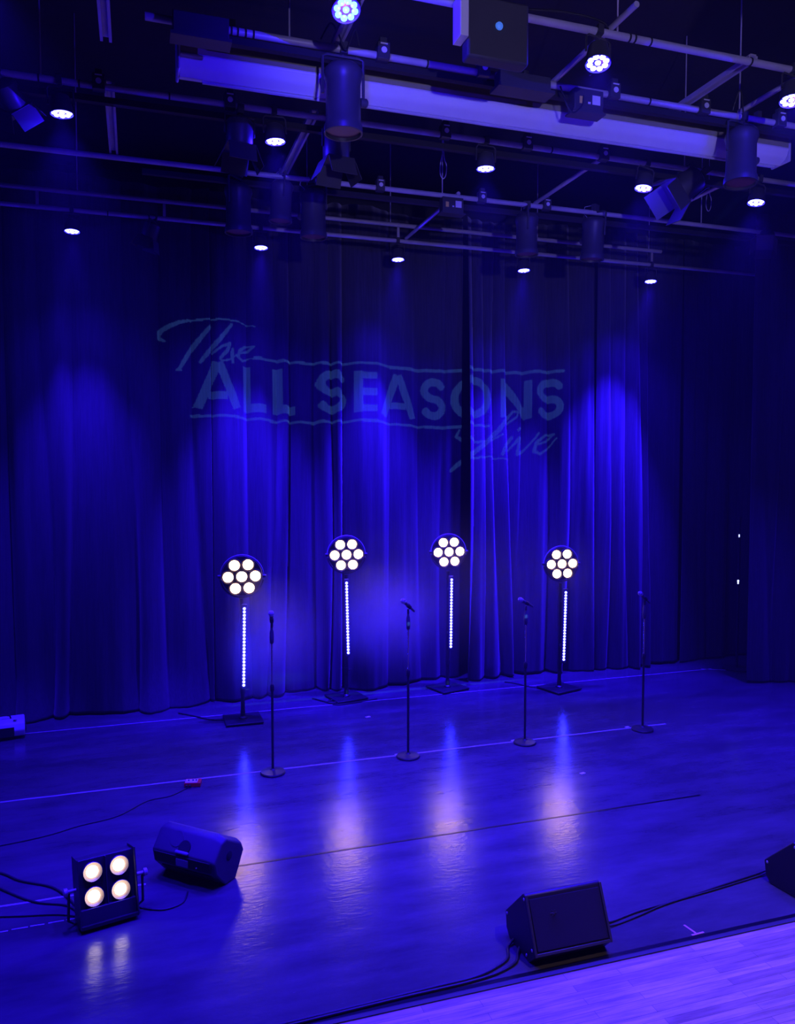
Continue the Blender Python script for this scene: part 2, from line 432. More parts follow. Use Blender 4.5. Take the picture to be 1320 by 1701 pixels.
# white projection screen case
sc = empty('screen_case', (2.87, 5.62, 5.615), label='long white roll-up projection screen case hanging under the grid', cat='screen case')
prof = [(-.10, .255), (-.10, .242), (-.088, .238), (-.088, .118), (-.096, .114), (-.096, .104), (-.088, .096), (-.075, .060), (-.05, .030), (-.01, .012), (.0, .0), (.04, .0), (.05, .02), (.10, .05), (.11, .09), (.11, .255)]
MB().prism(prof, -2.55, 2.45, lambda t, a, b: (t, a, b)).build('housing', M['white'], sc, bevel=.003)
MB().box((2.46, 0.005, .13), (.02, .215, .25)).build('end_cap', M['offwhite'], sc, bevel=.01)
MB().box((-2.56, 0.005, .13), (.02, .215, .25)).build('end_cap', M['offwhite'], sc, bevel=.01)
MB().cyl((-2.4, .02, -.006), (2.4, .02, -.006), .012, 12).build('weight_bar', M['offwhite'], sc)
MB().box((-.05, -.0905, .178), (4.99, .005, .112)).build('dim_lit_fascia', M['dim_lit_fascia'], sc, smooth=False)  # thin sheet whose colour imitates the light on the upper front
MB().box((1.75, -.0945, .20), (.22, .002, .018)).build('maker_plate', M['can'], sc, smooth=False)
for x in (-2.2, 0, 2.2): MB().box((x, 0, .335), (.04, .05, .17)).build('hanging_bracket', M['can'], sc, smooth=False)

# ---------------------------------------------------------------- LED pars
def make_par(ledm):
    t = empty('led_par', (0, 0, 0), cat='stage light')
    # origin: at the pipe; lamp hangs .24 below, face down
    MB().lathe((0, 0, -.10), (0, 0, -1), [(0, .035), (.012, .062), (.07, .074), (.115, .08), (.135, .082), (.137, .077), (.128, .075)], 28, caps=False)\
        .lathe((0, 0, -.10), (0, 0, -1), [(0, .036), (.001, .036)], 28).build('housing', M['can'], t)
    MB().lathe((0, 0, -.222), (0, 0, -1), [(0, .076), (.004, .076)], 28).build('lens_plate', M['can'], t)
    led = MB()
    pts = [(0, 0)] + [(.052 * math.cos(a * math.pi / 4), .052 * math.sin(a * math.pi / 4)) for a in range(8)]
    for x, y in pts: led.lathe((x, y, -.225), (0, 0, -1), [(0, .0195), (.007, .018), (.011, .012), (.012, .001)], 12)
    led.build('led_cluster', ledm, t)
    yk = MB().tube([(-.088, 0, -.17), (-.088, 0, -.06), (-.07, 0, -.042), (.07, 0, -.042), (.088, 0, -.06), (.088, 0, -.17)], .007, 6)
    yk.build('yoke', M['can'], t)
    MB().lathe((0, 0, -.04), (0, 0, 1), [(0, .012), (.03, .012)], 10).box((0, 0, .0), (.04, .07, .065)).build('clamp', M['can'], t, smooth=False)
    return t
par = make_par(M['par_led'])
GP = 'small LED wash lamps on the grid'
par_list = [  # x, Y, tilt x, tilt y, row, label
    (-.61, 9.4, 5, 0, 0, 'small round blue lamp in front of the curtain, leftmost of the back row'),
    (1.42, 9.4, 5, 0, 0, 'second lamp from the left in the back row, above the projected script'),
    (3.09, 9.4, 5, 0, 0, 'middle lamp of the back row of five'),
    (4.80, 9.4, 5, 0, 0, 'fourth lamp from the left in the back row'),
    (6.74, 9.4, 5, 4, 0, 'rightmost lamp of the back row, over the bright right curtain panel'),
    (-.48, 6.35, 0, -4, 1, 'blue lamp at the upper left, leftmost in the photo'),
    (1.07, 6.35, 0, -3, 1, 'blue lamp hanging beside the slanting double channel, left of the big can fixture'),
    (2.88, 6.35, 0, 0, 1, 'blue lamp hanging at the centre, just below the screen case'),
    (4.49, 6.35, 2, 10, 1, 'tilted blue lamp directly left of the barn-door fixture'),
    (5.76, 6.35, 3, 10, 1, 'tilted blue lamp at the right edge, right of the barn-door fixture'),
    (2.86, 4.58, 12, 8, 2, 'large blazing blue lamp above the right half of the screen case'),
    (4.42, 4.58, 8, 8, 2, 'blue lamp cut by the right edge of the photo'),
    (7.3, 6.35, 0, 0, 1, None), (8.0, 7.72, 0, 4, 1, None), (-2.2, 6.35, 0, 0, 1, None), (-.7, 4.58, 0, 0, 2, None), (6.2, 4.58, 0, 0, 2, None), (-2.4, 9.4, 5, 0, 0, None),
]
for i, (x, Y, tx, ty, row, lab) in enumerate(par_list):
    p = par if i == 0 else copy_tree(par)
    p.location = (x, Y, GZ); p.rotation_euler = (R(-tx), R(ty), 0)
    p['group'] = GP; p['label'] = lab or 'blue LED lamp on the grid beyond the frame, ' + {12: 'right of the pipe behind the screen', 13: 'far right second rearmost pipe', 14: 'far left', 15: 'nearest pipe left', 16: 'nearest pipe right', 17: 'back row beyond the left'}[i]
pc = copy_tree(par); pc.location = (1.17, 4.58, GZ); pc.rotation_euler = (R(-24), 0, 0)
pc['group'] = GP; pc['label'] = 'cyan-white ring-patterned lamp at the very top, above the big can fixture'
for o in COL.objects:
    if o.parent == pc and o.name.startswith('led_cluster'):
        o.data = o.data.copy(); o.data.materials[0] = M['par_cyan']
for i, (x, Y, tx, ty, row, lab) in enumerate(par_list):
    W_ = (P_BACK, P_MID, P_FRONT)[row]
    W_ *= {13: 1.6, 16: .3, 0: .45, 17: .15, 14: .5, 4: 1.1}.get(i, 1)
    s = spot('par_beam', None, (x + .25 * math.sin(R(-ty)), Y - .25 * math.sin(R(tx)), GZ - .25), (R(-tx + (18 if row == 0 else 0)), R(ty), 0), W_, BLUE, (48, 80, 100)[row] if i not in (12, 13) else 52, 1, .05)

for i, (x, Y, tx, ty, row, lab) in enumerate(par_list):
    if row == 0: spot('par_flood', None, (x, Y - .02, GZ - .26), (R(6), 0, 0), P_BACK * .075 * {0: .6, 17: .15}.get(i, 1), BLUE, 112, 1, .03)
# sideways spill of the lamps' lenses on the pipes and fixtures beside them
for i, (x, Y, tx, ty, row, lab) in enumerate(par_list[:12] + [(1.17, 4.58, 24, 0, 2, '')]):
    pl_ = bpy.data.lights.new('par_spill', 'POINT'); pl_.shadow_soft_size = 0; pl_.color = BLUE
    pl_.energy = {12: 60, 10: 14, 11: 34, 8: 26, 6: 20}.get(i, 11)
    po = bpy.data.objects.new('par_spill', pl_); COL.objects.link(po); po.location = (x, Y - .28 * math.sin(R(tx)), GZ - .275)

# ---------------------------------------------------------------- hanging fixtures
def make_can():
    t = empty('par_can', (0, 0, 0), cat='stage light')
    # body axis straight down from the yoke
    MB().lathe((0, 0, -.10), (0, 0, -1), [(0, .05), (.01, .10), (.04, .128), (.07, .132), (.10, .122), (.13, .115), (.38, .118), (.40, .128), (.42, .13), (.45, .13), (.45, .118), (.40, .112)], 32, caps=False)\
        .lathe((0, 0, -.10), (0, 0, -1), [(0, .051), (.001, .051)], 32).build('body', M['can'], t)
    MB().lathe((0, 0, -.525), (0, 0, -1), [(0, .114), (.004, .114)], 32).build('lens', M['glasslens'], t)
    MB().tube([(-.14, 0, -.30), (-.14, 0, -.06), (-.11, 0, -.045), (.11, 0, -.045), (.14, 0, -.06), (.14, 0, -.30)], .010, 6).build('yoke', M['can'], t)
    MB().lathe((.12, 0, -.33), (1, 0, 0), [(0, .03), (.04, .03), (.05, .02)], 12).build('knob', M['can'], t)
    MB().box((0, 0, .0), (.05, .08, .075)).cyl((0, 0, -.045), (0, 0, -.01), .012, 8).build('clamp', M['can'], t, smooth=False)
    MB().tube([(.03, .02, .03), (.10, .05, .02), (.12, .05, -.04), (.06, .05, -.10)], .004, 6).build('safety_cable', M['steel'], t)
    return t
can = make_can()
cans = [(1.36, 5.30, .0, 0, 0, 1.0, 'big black can fixture hanging in front of the white screen case at top centre'),
        (4.63, 5.30, .0, -4, 4, .98, 'black can fixture hanging in front of the right end of the screen case'),
        (.96, 7.72, -.02, 0, 0, 1.0, 'dark can fixture in silhouette left of the second back lamp, above it'),
        (3.98, 7.72, .0, 0, 0, .95, 'dark can fixture in silhouette above the fourth back lamp'),
        (1.38, 7.72, .04, 3, 0, .85, 'dim can fixture under the upper left centre blue lamp'),
        (4.81, 7.72, .05, 0, -4, 1.0, 'dark can fixture hanging at right centre, left of the barn-door fixture'),
        (1.68, 7.72, .0, 0, 0, 1.0, 'black can fixture in silhouette right of the second back lamp'),
        ]
for i, (x, Y, dz, tx, ty, sc_, lab) in enumerate(cans):
    c = can if i == 0 else copy_tree(can)
    c.location = (x, Y, GZ + dz); c.rotation_euler = (R(tx), R(ty), 0 if i < 2 else .4 * i); c.scale = (sc_,) * 3
    c['label'] = lab; c['group'] = 'black can fixtures on the grid'
def make_fresnel():
    t = empty('barn_door_light', (0, 0, 0), cat='stage light')
    MB().lathe((0, 0, -.08), (0, 0, -1), [(0, .09), (.02, .11), (.2, .11), (.22, .10)], 16).build('body', M['can'], t)
    MB().box((0, 0, -.305), (.23, .23, .014)).build('front_frame', M['can'], t, smooth=False)
    for s, nm in ((1, 'x'), (-1, 'x'), (1, 'y'), (-1, 'y')):
        wd = .22
        mb = MB()
        c = Vector((.11 * s + .036 * s, 0, -.375)) if nm == 'x' else Vector((0, .11 * s + .036 * s, -.375))
        if nm == 'x': mb.box(c, (.005, wd, .17), (0, R(-24 * s), 0))
        else: mb.box(c, (wd, .005, .17), (R(24 * s), 0, 0))
        mb.build('barn_door', M['duct'], t, smooth=False)
    MB().tube([(-.12, 0, -.2), (-.12, 0, -.05), (.12, 0, -.05), (.12, 0, -.2)], .009, 6).build('yoke', M['can'], t)
    MB().box((0, 0, .0), (.05, .08, .075)).cyl((0, 0, -.05), (0, 0, -.01), .012, 8).build('clamp', M['can'], t, smooth=False)
    return t
fr = make_fresnel()
frs = [(5.12, 6.35, -.0, 8, 52, 'fixture with bright blue barn-door flaps below the right part of the screen case'),
       (-.88, 6.35, -.0, 30, -40, 'barn-door fixture with blue flaps at the upper left edge'),
       (.81, 6.35, -.03, 0, 2, 'dark downward fixture with flaps, left of the upper left centre lamp'),
       (1.57, 6.35, -.03, 0, 0, 'dark downward fixture with flaps, just below the big can fixture'),
       (7.15, 7.72, .0, 10, 50, 'dim barn-door fixture at the right edge below the tilted lamp'),
       (.25, 9.4, 0, 20, 0, 'barely visible flapped fixture on the rearmost pair, left of the second back lamp')]
for i, (x, Y, dz, tx, ty, lab) in enumerate(frs):
    c = fr if i == 0 else copy_tree(fr)
    c.location = (x, Y, GZ + dz); c.rotation_euler = (R(tx), R(ty), (0, .3, .1, .15, .9, 1.2)[i])
    c.scale = ((1.15, .8, .95, .98, .8, .8)[i],) * 3
    c['label'] = lab; c['group'] = 'barn-door fixtures on the grid'
# boxy moving-head / projector unit at top
mv = empty('square_fixture', (2.08, 4.50, 5.44), label='square dark fixture with a small cyan lens at the very top, right of centre', cat='stage light')
MB().box((.02, 0, .18), (.40, .10, .36)).build('casing', M['duct'], mv, bevel=.015)
MB().lathe((.02, -.05, .20), (0, -1, 0), [(0, .024), (.01, .022), (.018, .012), (.02, .001)], 16).build('lens', M['cyan_dot'], mv)
MB().box((-.21, -.01, .22), (.05, .12, .24)).box((-.21, -.012, .22), (.052, .10, .22)).build('side_panel', M['white'], mv, smooth=False)
MB().box((0, 0, .38), (.05, .08, .08)).build('clamp', M['can'], mv, smooth=False)

# looped cables hanging from the pipes
def cable(name, pts, r, label, m='rubber', cat='cable', group=None, smoothsub=6):
    P = [Vector(p) for p in pts]; out = []
    for i in range(len(P) - 1):
        p0 = P[max(i - 1, 0)]; p1 = P[i]; p2 = P[i + 1]; p3 = P[min(i + 2, len(P) - 1)]
        for j in range(smoothsub):
            t = j / smoothsub
            out.append(.5 * ((2 * p1) + (p2 - p0) * t + (2 * p0 - 5 * p1 + 4 * p2 - p3) * t * t + (3 * p1 - p0 - 3 * p2 + p3) * t ** 3))
    out.append(P[-1])
    return tag(MB().tube(out, r, 8).build(name, M[m]), label=label, cat=cat, group=group)
GS = 'hanging wire loops'
for x, Y, lab in ((3.02, 7.70, 'thin hanging wire loop at the centre above the labelled lower junction box'), (6.28, 7.70, 'thin hanging wire loop left of the rightmost tilted lamp')):
    cable('wire_loop', [(x, Y, 7.0), (x + .005, Y, 6.25), (x + .035, Y, 6.1), (x + .03, Y, 6.0), (x, Y, 5.96), (x - .03, Y, 6.0), (x - .03, Y, 6.1), (x, Y, 6.24)], .005, lab, m='steel', group=GS)
cable('feed_cable', [(2.95, 5.22, 5.76), (3.0, 5.2, 5.62), (3.05, 5.2, 5.58), (3.12, 5.2, 5.64), (3.14, 5.22, 5.72)], .006, 'black cable loop drooping left of the labelled junction box')
cable('feed_cable', [(2.3, 4.56, 5.83), (2.6, 4.55, 5.86), (2.9, 4.56, 5.84), (2.96, 4.7, 5.74), (3.0, 4.9, 5.70)], .008, 'black cable draped along the nearest pipe at the top right')
cable('feed_cable', [(1.2, 5.26, 5.82), (1.25, 5.2, 5.9), (1.3, 5.2, 5.85), (1.36, 5.22, 5.76), (1.42, 5.22, 5.9), (1.46, 5.26, 5.82)], .006, 'tangled black cable above the big can fixture')
cable('feed_cable', [(4.5, 5.26, 5.82), (4.52, 5.2, 5.95), (4.56, 5.2, 5.7), (4.6, 5.22, 5.62)], .006, 'black cable hanging above the right can fixture')
# cable ties on pipes
GT = 'black cable ties on the pipes'
ties = [(.62, 5.3), (.66, 5.3), (.71, 5.3), (.76, 5.3), (1.95, 5.3), (3.08, 4.58), (3.12, 4.58), (3.24, 4.58), (4.05, 4.58), (3.75, 5.3), (-.35, 6.35), (-.62, 6.35), (.28, 6.35), (-.25, 9.4), (.18, 9.4), (3.5, 6.35)]
for i, (x, Y) in enumerate(ties):
    tag(MB().cyl((x, Y, GZ), (x + .012, Y, GZ), .0275, 12).build('cable_tie', M['matte']), cat='cable tie', group=GT, label='black cable tie on the ' + {5.3: 'grid pipe just in front of the white screen case', 4.58: 'grid pipe nearest the viewer, at the top right', 6.35: 'grid pipe behind the white screen case', 9.4: 'rearmost grid pipe, at the left'}[Y])

# gobo projector with a pierced plate, hung out of view over the apron
LP = Vector((3.0, 1.0, 5.30)); KK = .04; CY = 10.25
STROKES = [[(0.411, 4.594, 0.01), (0.354, 4.635, 0.02), (0.365, 4.704, 0.024), (0.432, 4.757, 0.024), (0.568, 4.82, 0.02), (0.704, 4.855, 0.014), (0.9, 4.869, 0.01), (1.098, 4.879, 0.01), (1.299, 4.866, 0.008), (1.502, 4.833, 0.006)], [(0.929, 4.785, 0.018), (0.779, 4.587, 0.026), (0.659, 4.412, 0.024), (0.58, 4.28, 0.02), (0.537, 4.244, 0.014), (0.589, 4.24, 0.01)], [(1.188, 4.819, 0.016), (1.056, 4.651, 0.024), (0.915, 4.484, 0.024), (0.819, 4.356, 0.018)], [(0.954, 4.456, 0.01), (1.055, 4.541, 0.014), (1.165, 4.586, 0.018), (1.134, 4.504, 0.02), (1.043, 4.399, 0.018), (1.053, 4.37, 0.014), (1.153, 4.384, 0.01), (1.275, 4.47, 0.008)], [(1.195, 4.517, 0.016), (1.19, 4.416, 0.018), (1.197, 4.352, 0.012)], [(1.275, 4.47, 0.01), (1.418, 4.524, 0.014), (1.484, 4.582, 0.012), (1.398, 4.584, 0.014), (1.296, 4.512, 0.02), (1.27, 4.43, 0.02), (1.335, 4.392, 0.012), (1.437, 4.437, 0.008), (1.529, 4.427, 0.008)], [(4.974, 3.686, 0.011), (5.125, 3.781, 0.014), (5.15, 3.85, 0.012), (5.074, 3.86, 0.014), (4.961, 3.743, 0.023), (4.836, 3.582, 0.03), (4.637, 3.397, 0.03), (4.44, 3.248, 0.027), (4.245, 3.123, 0.027), (4.16, 3.051, 0.02)], [(4.221, 3.112, 0.02), (4.465, 3.181, 0.016), (4.688, 3.216, 0.011), (5.016, 3.154, 0.007)], [(4.887, 3.514, 0.011), (4.712, 3.443, 0.014), (4.513, 3.4, 0.016), (4.341, 3.434, 0.02), (4.231, 3.509, 0.02), (4.272, 3.595, 0.013)], [(5.051, 3.493, 0.021), (4.938, 3.355, 0.025), (4.884, 3.24, 0.021)], [(5.191, 3.633, 0.016), (5.152, 3.598, 0.016)], [(4.964, 3.286, 0.011), (5.179, 3.495, 0.021), (5.138, 3.265, 0.023), (5.219, 3.3, 0.016), (5.373, 3.452, 0.014), (5.437, 3.527, 0.012)], [(5.374, 3.348, 0.012), (5.555, 3.419, 0.014), (5.672, 3.514, 0.014), (5.554, 3.512, 0.016), (5.399, 3.394, 0.021), (5.369, 3.278, 0.021), (5.453, 3.232, 0.016), (5.583, 3.315, 0.012), (5.713, 3.456, 0.009)], [(1.492, 4.444, 0.015), (2.5, 4.404, 0.016), (3.66, 4.397, 0.016), (5.803, 4.399, 0.017)], [(0.712, 3.697, 0.015), (1.867, 3.67, 0.015), (3.153, 3.648, 0.016), (4.681, 3.636, 0.017)]]
SEG = []      # square ended segments (x0,z0,x1,z1,halfwidth)
def seg(x0, z0, x1, z1, hw): SEG.append((x0, z0, x1, z1, hw))
ARC = []      # cx, cz, rx, rz, a0, a1, halfwidth
HW = .053
LET = [('A', .73, 1.30, 3.79, 4.35), ('L', 1.34, 1.64, 3.76, 4.33), ('L', 1.74, 2.02, 3.76, 4.33), ('S', 2.28, 2.66, 3.76, 4.32), ('E', 2.74, 3.05, 3.76, 4.30),
       ('A', 3.10, 3.66, 3.74, 4.30), ('S', 3.73, 4.09, 3.74, 4.30), ('O', 4.15, 4.72, 3.73, 4.30), ('N', 4.85, 5.34, 3.75, 4.29), ('S', 5.40, 5.81, 3.73, 4.30)]
for ch, x0, x1, z0, z1 in LET:
    h = z1 - z0; xm = (x0 + x1) / 2
    if ch == 'A':
        seg(x0 + HW, z0, xm - .01, z1, HW); seg(x1 - HW, z0, xm + .01, z1, HW); seg(x0 + .17, z0 + h * .27, x1 - .17, z0 + h * .27, HW * .85)
    elif ch == 'L':
        seg(x0 + HW, z0, x0 + HW, z1, HW); seg(x0, z0 + HW, x1, z0 + HW, HW)
    elif ch == 'E':
        seg(x0 + HW, z0, x0 + HW, z1, HW)
        for zz in (z0 + HW, z0 + h / 2, z1 - HW): seg(x0, zz, x1, zz, HW * .85)
    elif ch == 'N':
        seg(x0 + HW, z0, x0 + HW, z1, HW); seg(x1 - HW, z0, x1 - HW, z1, HW); seg(x0 + HW, z1 - .02, x1 - HW, z0 + .02, HW)
    elif ch == 'O':
        ARC.append((xm, z0 + h / 2, (x1 - x0) / 2 - HW, h / 2 - HW, 0, 360, HW))
    elif ch == 'S':
        rx = (x1 - x0) / 2 - HW; rz = (h / 2 - HW) / 2
        ARC.append((xm, z1 - HW - rz, rx, rz, 30, 270, HW)); ARC.append((xm, z0 + HW + rz, rx, rz, -150, 90, HW))
CAPS = []
for st in STROKES:
    for a, b in zip(st[:-1], st[1:]): CAPS.append((a[0], a[1], b[0], b[1], a[2] * 1.15, b[2] * 1.15))
for cx, cz, rx, rz, a0, a1, hw in ARC:
    n = 28; pp = [(cx + rx * math.cos(R(a0 + (a1 - a0) * i / n)), cz + rz * math.sin(R(a0 + (a1 - a0) * i / n))) for i in range(n + 1)]
    for a, b in zip(pp[:-1], pp[1:]): CAPS.append((a[0], a[1], b[0], b[1], hw, hw))
def logo_plate():
    x0, x1, z0, z1 = -.3, 6.5, 2.5, 5.3
    nx = 620; D = (x1 - x0) / nx; nz = 256; z1 = z0 + nz * D
    grid = [bytearray(nx) for _ in range(nz)]
    def mark(ax, az, bx, bz, ra, rb, square):
        dx, dz = bx - ax, bz - az; L2 = dx * dx + dz * dz + 1e-12; rm = max(ra, rb)
        for j in range(max(0, int((min(az, bz) - rm - z0) / D)), min(nz, int((max(az, bz) + rm - z0) / D) + 2)):
            z = z0 + (j + .5) * D; row = grid[j]
            for i in range(max(0, int((min(ax, bx) - rm - x0) / D)), min(nx, int((max(ax, bx) + rm - x0) / D) + 2)):
                x = x0 + (i + .5) * D
                t = ((x - ax) * dx + (z - az) * dz) / L2
                if square and (t < 0 or t > 1): continue
                t = min(1, max(0, t)); r = ra + (rb - ra) * t
                if (x - ax - dx * t) ** 2 + (z - az - dz * t) ** 2 <= r * r: row[i] = 1
    for c in CAPS: mark(*c, False)
    for a, b, c, d, hw in SEG: mark(a, b, c, d, hw, hw, True)
    mb = MB()
    def q(xa, za, xb, zb):
        k = len(mb.v)
        for X, Z in ((xa, za), (xb, za), (xb, zb), (xa, zb)):
            mb.v.append(KK * (Vector((X * 1.015, CY, 3 + (Z - 3) * 1.015)) - LP))
        mb.f.append((k, k + 1, k + 2, k + 3))
    for j in range(nz):
        row = grid[j]; i = 0
        while i < nx:
            if row[i]: i += 1; continue
            s = i
            while i < nx and not row[i]: i += 1
            q(x0 + s * D, z0 + j * D, x0 + i * D, z0 + (j + 1) * D)
    # broad rim around the pierced field
    for a in ((-4, 0, x0, 9), (x1, 0, 10.5, 9), (x0, 0, x1, z0), (x0, z1, x1, 9)): q(*a)
    return mb
gp = empty('gobo_projector', tuple(LP), label='black projector with a pierced lettering plate, hung above the apron out of the photo', cat='projector')
g = logo_plate(); me = bpy.data.meshes.new('gobo_plate'); me.from_pydata([tuple(v) for v in g.v], [], g.f); me.materials.append(M['matte'])
go = bpy.data.objects.new('gobo_plate', me); COL.objects.link(go); go.parent = gp
yb = KK * (CY - LP.y)
hs = MB()
cx_, cz_ = KK * (3.1 - LP.x), KK * (3.9 - LP.z)
for c, d in (((cx_ - .30, yb / 2 - .1, cz_), (.01, yb + .2, .34)), ((cx_ + .30, yb / 2 - .1, cz_), (.01, yb + .2, .34)), ((cx_, yb / 2 - .1, cz_ + .165), (.61, yb + .2, .01)), ((cx_, yb / 2 - .1, cz_ - .165), (.61, yb + .2, .01)), ((cx_, -.2, cz_), (.61, .01, .34))):
    hs.box(c, d)
hs.build('housing', M['matte'], gp, smooth=False)
MB().box((cx_, .05, .28), (.05, .05, .35)).build('bracket', M['can'], gp, smooth=False)
pipe((-2, 1.05, GZ), (8, 1.05, GZ), .024, 'grid pipe over the apron, in front of the photo')
ls = spot('gobo_lamp', gp, (0, 0, 0), (0, 0, 0), LOGO_W, (.11, .30, 1.0), 50, .1, 0.0)
dv = Vector((3.1, CY, 3.95)) - LP
ls.rotation_euler = dv.to_track_quat('-Z', 'Y').to_euler()

# ---------------------------------------------------------------- light stands with blinders and LED bars
stands = [(1.17, 9.48, 1.74, 1.37, .44, 'leftmost, nearest the viewer', 8, 1.0), (2.58, 10.00, 1.90, 1.54, .61, 'second from left', 6, .97),
          (4.01, 10.00, 1.89, 1.51, .59, 'third from left', 4, .95), (5.45, 9.50, 1.73, 1.34, .42, 'rightmost', 2, .95)]
def make_stand(h):
    t = empty('light_stand', (0, 0, 0), cat='stand', group='light stands in front of the curtain')
    MB().box((0, 0, .022), (.44, .42, .022)).build('base_plate', M['black'], t, bevel=.006)
    MB().cyl((0, 0, .03), (0, 0, h), .024, 16).build('pole', M['black'], t)
    MB().lathe((0, 0, .03), (0, 0, 1), [(0, .05), (.015, .05), (.03, .03), (.10, .028)], 16).build('socket', M['black'], t)
    MB().lathe((0, 0, .34), (0, 0, 1), [(0, .03), (.07, .03)], 16).cyl((.02, 0, .375), (.075, 0, .375), .008, 8).build('collar', M['black'], t)
    return t
def make_blinder():
    t = empty('seven_lamp_blinder', (0, 0, 0), cat='stage light', group='seven-lamp blinders')
    pos = [(0, 0)] + [(.158 * math.cos(R(a)), .158 * math.sin(R(a))) for a in range(2, 362, 60)]
    hb = MB().lathe((0, .10, 0), (0, -1, 0), [(0, .10), (.02, .15), (.07, .16), (.075, .08)], 28)
    for x, z in pos: hb.lathe((x, .06, z), (0, -1, 0), [(0, .05), (.02, .078), (.085, .080), (.085, .076), (.075, .073)], 24)
    hb.build('housing', M['can'], t)
    MB().lathe((0, .055, 0), (0, -1, 0), [(0, .235), (.01, .24), (.02, .235)], 40).build('back_plate', M['can'], t)
    for x, z in pos:
        MB().lathe((x, -.008, z), (0, -1, 0), [(0, .065), (.008, .060), (.013, .042), (.016, .02), (.017, .001)], 24).build('lens', M['warm_far'], t)
    yk = [(.255 * math.cos(R(a)), .02, .255 * math.sin(R(a))) for a in range(-10, 191, 8)]
    MB().tube(yk, .007, 6).build('handle_arc', M['steel'], t)
    MB().tube([(.255 * math.cos(R(a)), .03, .255 * math.sin(R(a))) for a in range(180, 361, 10)], .010, 6).build('yoke', M['can'], t)
    for s in (-1, 1): MB().lathe((.245 * s, .02, 0), (s, 0, 0), [(0, .02), (.035, .02), (.04, .01)], 12).build('knob', M['can'], t)
    return t
def make_bar():
    t = empty('led_bar', (0, 0, 0), cat='stage light', group='upright LED bars')
    MB().box((0, .02, .475), (.06, .05, 1.01)).build('housing', M['can'], t, bevel=.004)
    l0 = MB().lathe((0, -.004, 0), (0, -1, 0), [(0, .0160), (.006, .0150), (.010, .011), (.012, .001)], 12).build('led', M['bar_led'], t, loc=(0, 0, .02))
    for i in range(1, 24):
        c = l0.copy(); COL.objects.link(c); c.parent = t; c.location = (0, 0, .02 + i * .0396)
    for z in (.2, .8): MB().box((0, .0625, z), (.07, .035, .03)).build('bracket', M['can'], t, smooth=False)
    return t
bl, br_ = make_blinder(), make_bar()
wh = ['leftmost stand', 'second stand from the left', 'third stand from the left', 'rightmost stand']
for i, (x, Y, hz, zt, zb, lab, yaw, sz) in enumerate(stands):
    st = make_stand(hz - .265)
    st.location = (x, Y, 0); st.rotation_euler = (0, 0, R((0, 12, 15, 16)[i]))
    st['label'] = 'square-based black stand, ' + ['leftmost and nearest of the four light stands', 'second from the left of the four light stands, cables at its base',
                   'third from the left of the four light stands', 'rightmost of the four light stands'][i]
    b = bl if i == 0 else copy_tree(bl)
    b.location = (x, Y - .03, hz); b.rotation_euler = (0, 0, R(-10)); b.scale = (sz,) * 3
    b['label'] = 'round blinder with seven glowing warm-white lamps on the ' + wh[i]
    a = br_ if i == 0 else copy_tree(br_)
    a.location = (x, Y - .11, zb); a.rotation_euler = (0, R((1, -1.2, .5, 1.2)[i]), R(-10)); 
    a['label'] = 'upright bar of bright blue-white LEDs fixed to the ' + wh[i]
# ---------------------------------------------------------------- microphone stands
def make_mic_stand():
    t = empty('microphone_stand', (0, 0, 0), cat='microphone stand', group='round-base microphone stands')
    MB().lathe((0, 0, 0), (0, 0, 1), [(0, .12), (.012, .125), (.022, .118), (.03, .07), (.038, .03), (.05, .02)], 32).build('base', M['black'], t)
    MB().cyl((0, 0, .045), (0, 0, .86), .0125, 12).build('lower_tube', M['black'], t)
    MB().lathe((0, 0, .83), (0, 0, 1), [(0, .013), (.01, .02), (.06, .02), (.075, .012)], 14).build('clutch', M['black'], t)
    MB().cyl((0, 0, .86), (0, 0, 1.46), .0085, 12).build('upper_tube', M['chrome'], t)
    MB().lathe((0, 0, 1.31), (0, 0, 1), [(0, .010), (.012, .019), (.06, .022), (.12, .020), (.145, .012), (.17, .011)], 16).build('grip', M['plastic'], t)
    MB().lathe((0, 0, 1.46), (0, 0, 1), [(0, .011), (.03, .012), (.045, .010)], 12).box((0, 0, 1.505), (.018, .014, .03)).build('clip_joint', M['rubber'], t)
    return t
def make_mic():
    # origin in the clip, body along +x (tail) and -x (head)
    t = empty('microphone', (0, 0, 0), cat='microphone', group='handheld microphones')
    MB().lathe((-.055, 0, 0), (1, 0, 0), [(0, .020), (.01, .0185), (.03, .0165), (.10, .0135), (.15, .0115), (.155, .009)], 16).build('handle', M['plastic'], t)
    MB().lathe((-.108, 0, 0), (1, 0, 0), [(0, .004), (.004, .015), (.012, .023), (.026, .0265), (.04, .0265), (.05, .023), (.055, .020)], 18).build('grille', M['steel'], t)
    MB().lathe((-.082, 0, 0), (1, 0, 0), [(0, .0275), (.006, .0275)], 18).build('band', M['chrome'], t)
    MB().lathe((-.01, 0, 0), (1, 0, 0), [(0, .021), (.045, .019)], 14).build('clip', M['rubber'], t)
    return t
ms, mc = make_mic_stand(), make_mic()
mics = [(1.24, 7.72, 1.54, -62, -95, 'leftmost, pointing nearly upright'), (2.655, 7.72, 1.60, 42, 10, 'second from the left'),
        (4.01, 7.72, 1.56, 28, 5, 'third from the left'), (5.51, 7.70, 1.54, 42, 0, 'rightmost, apart from the others')]
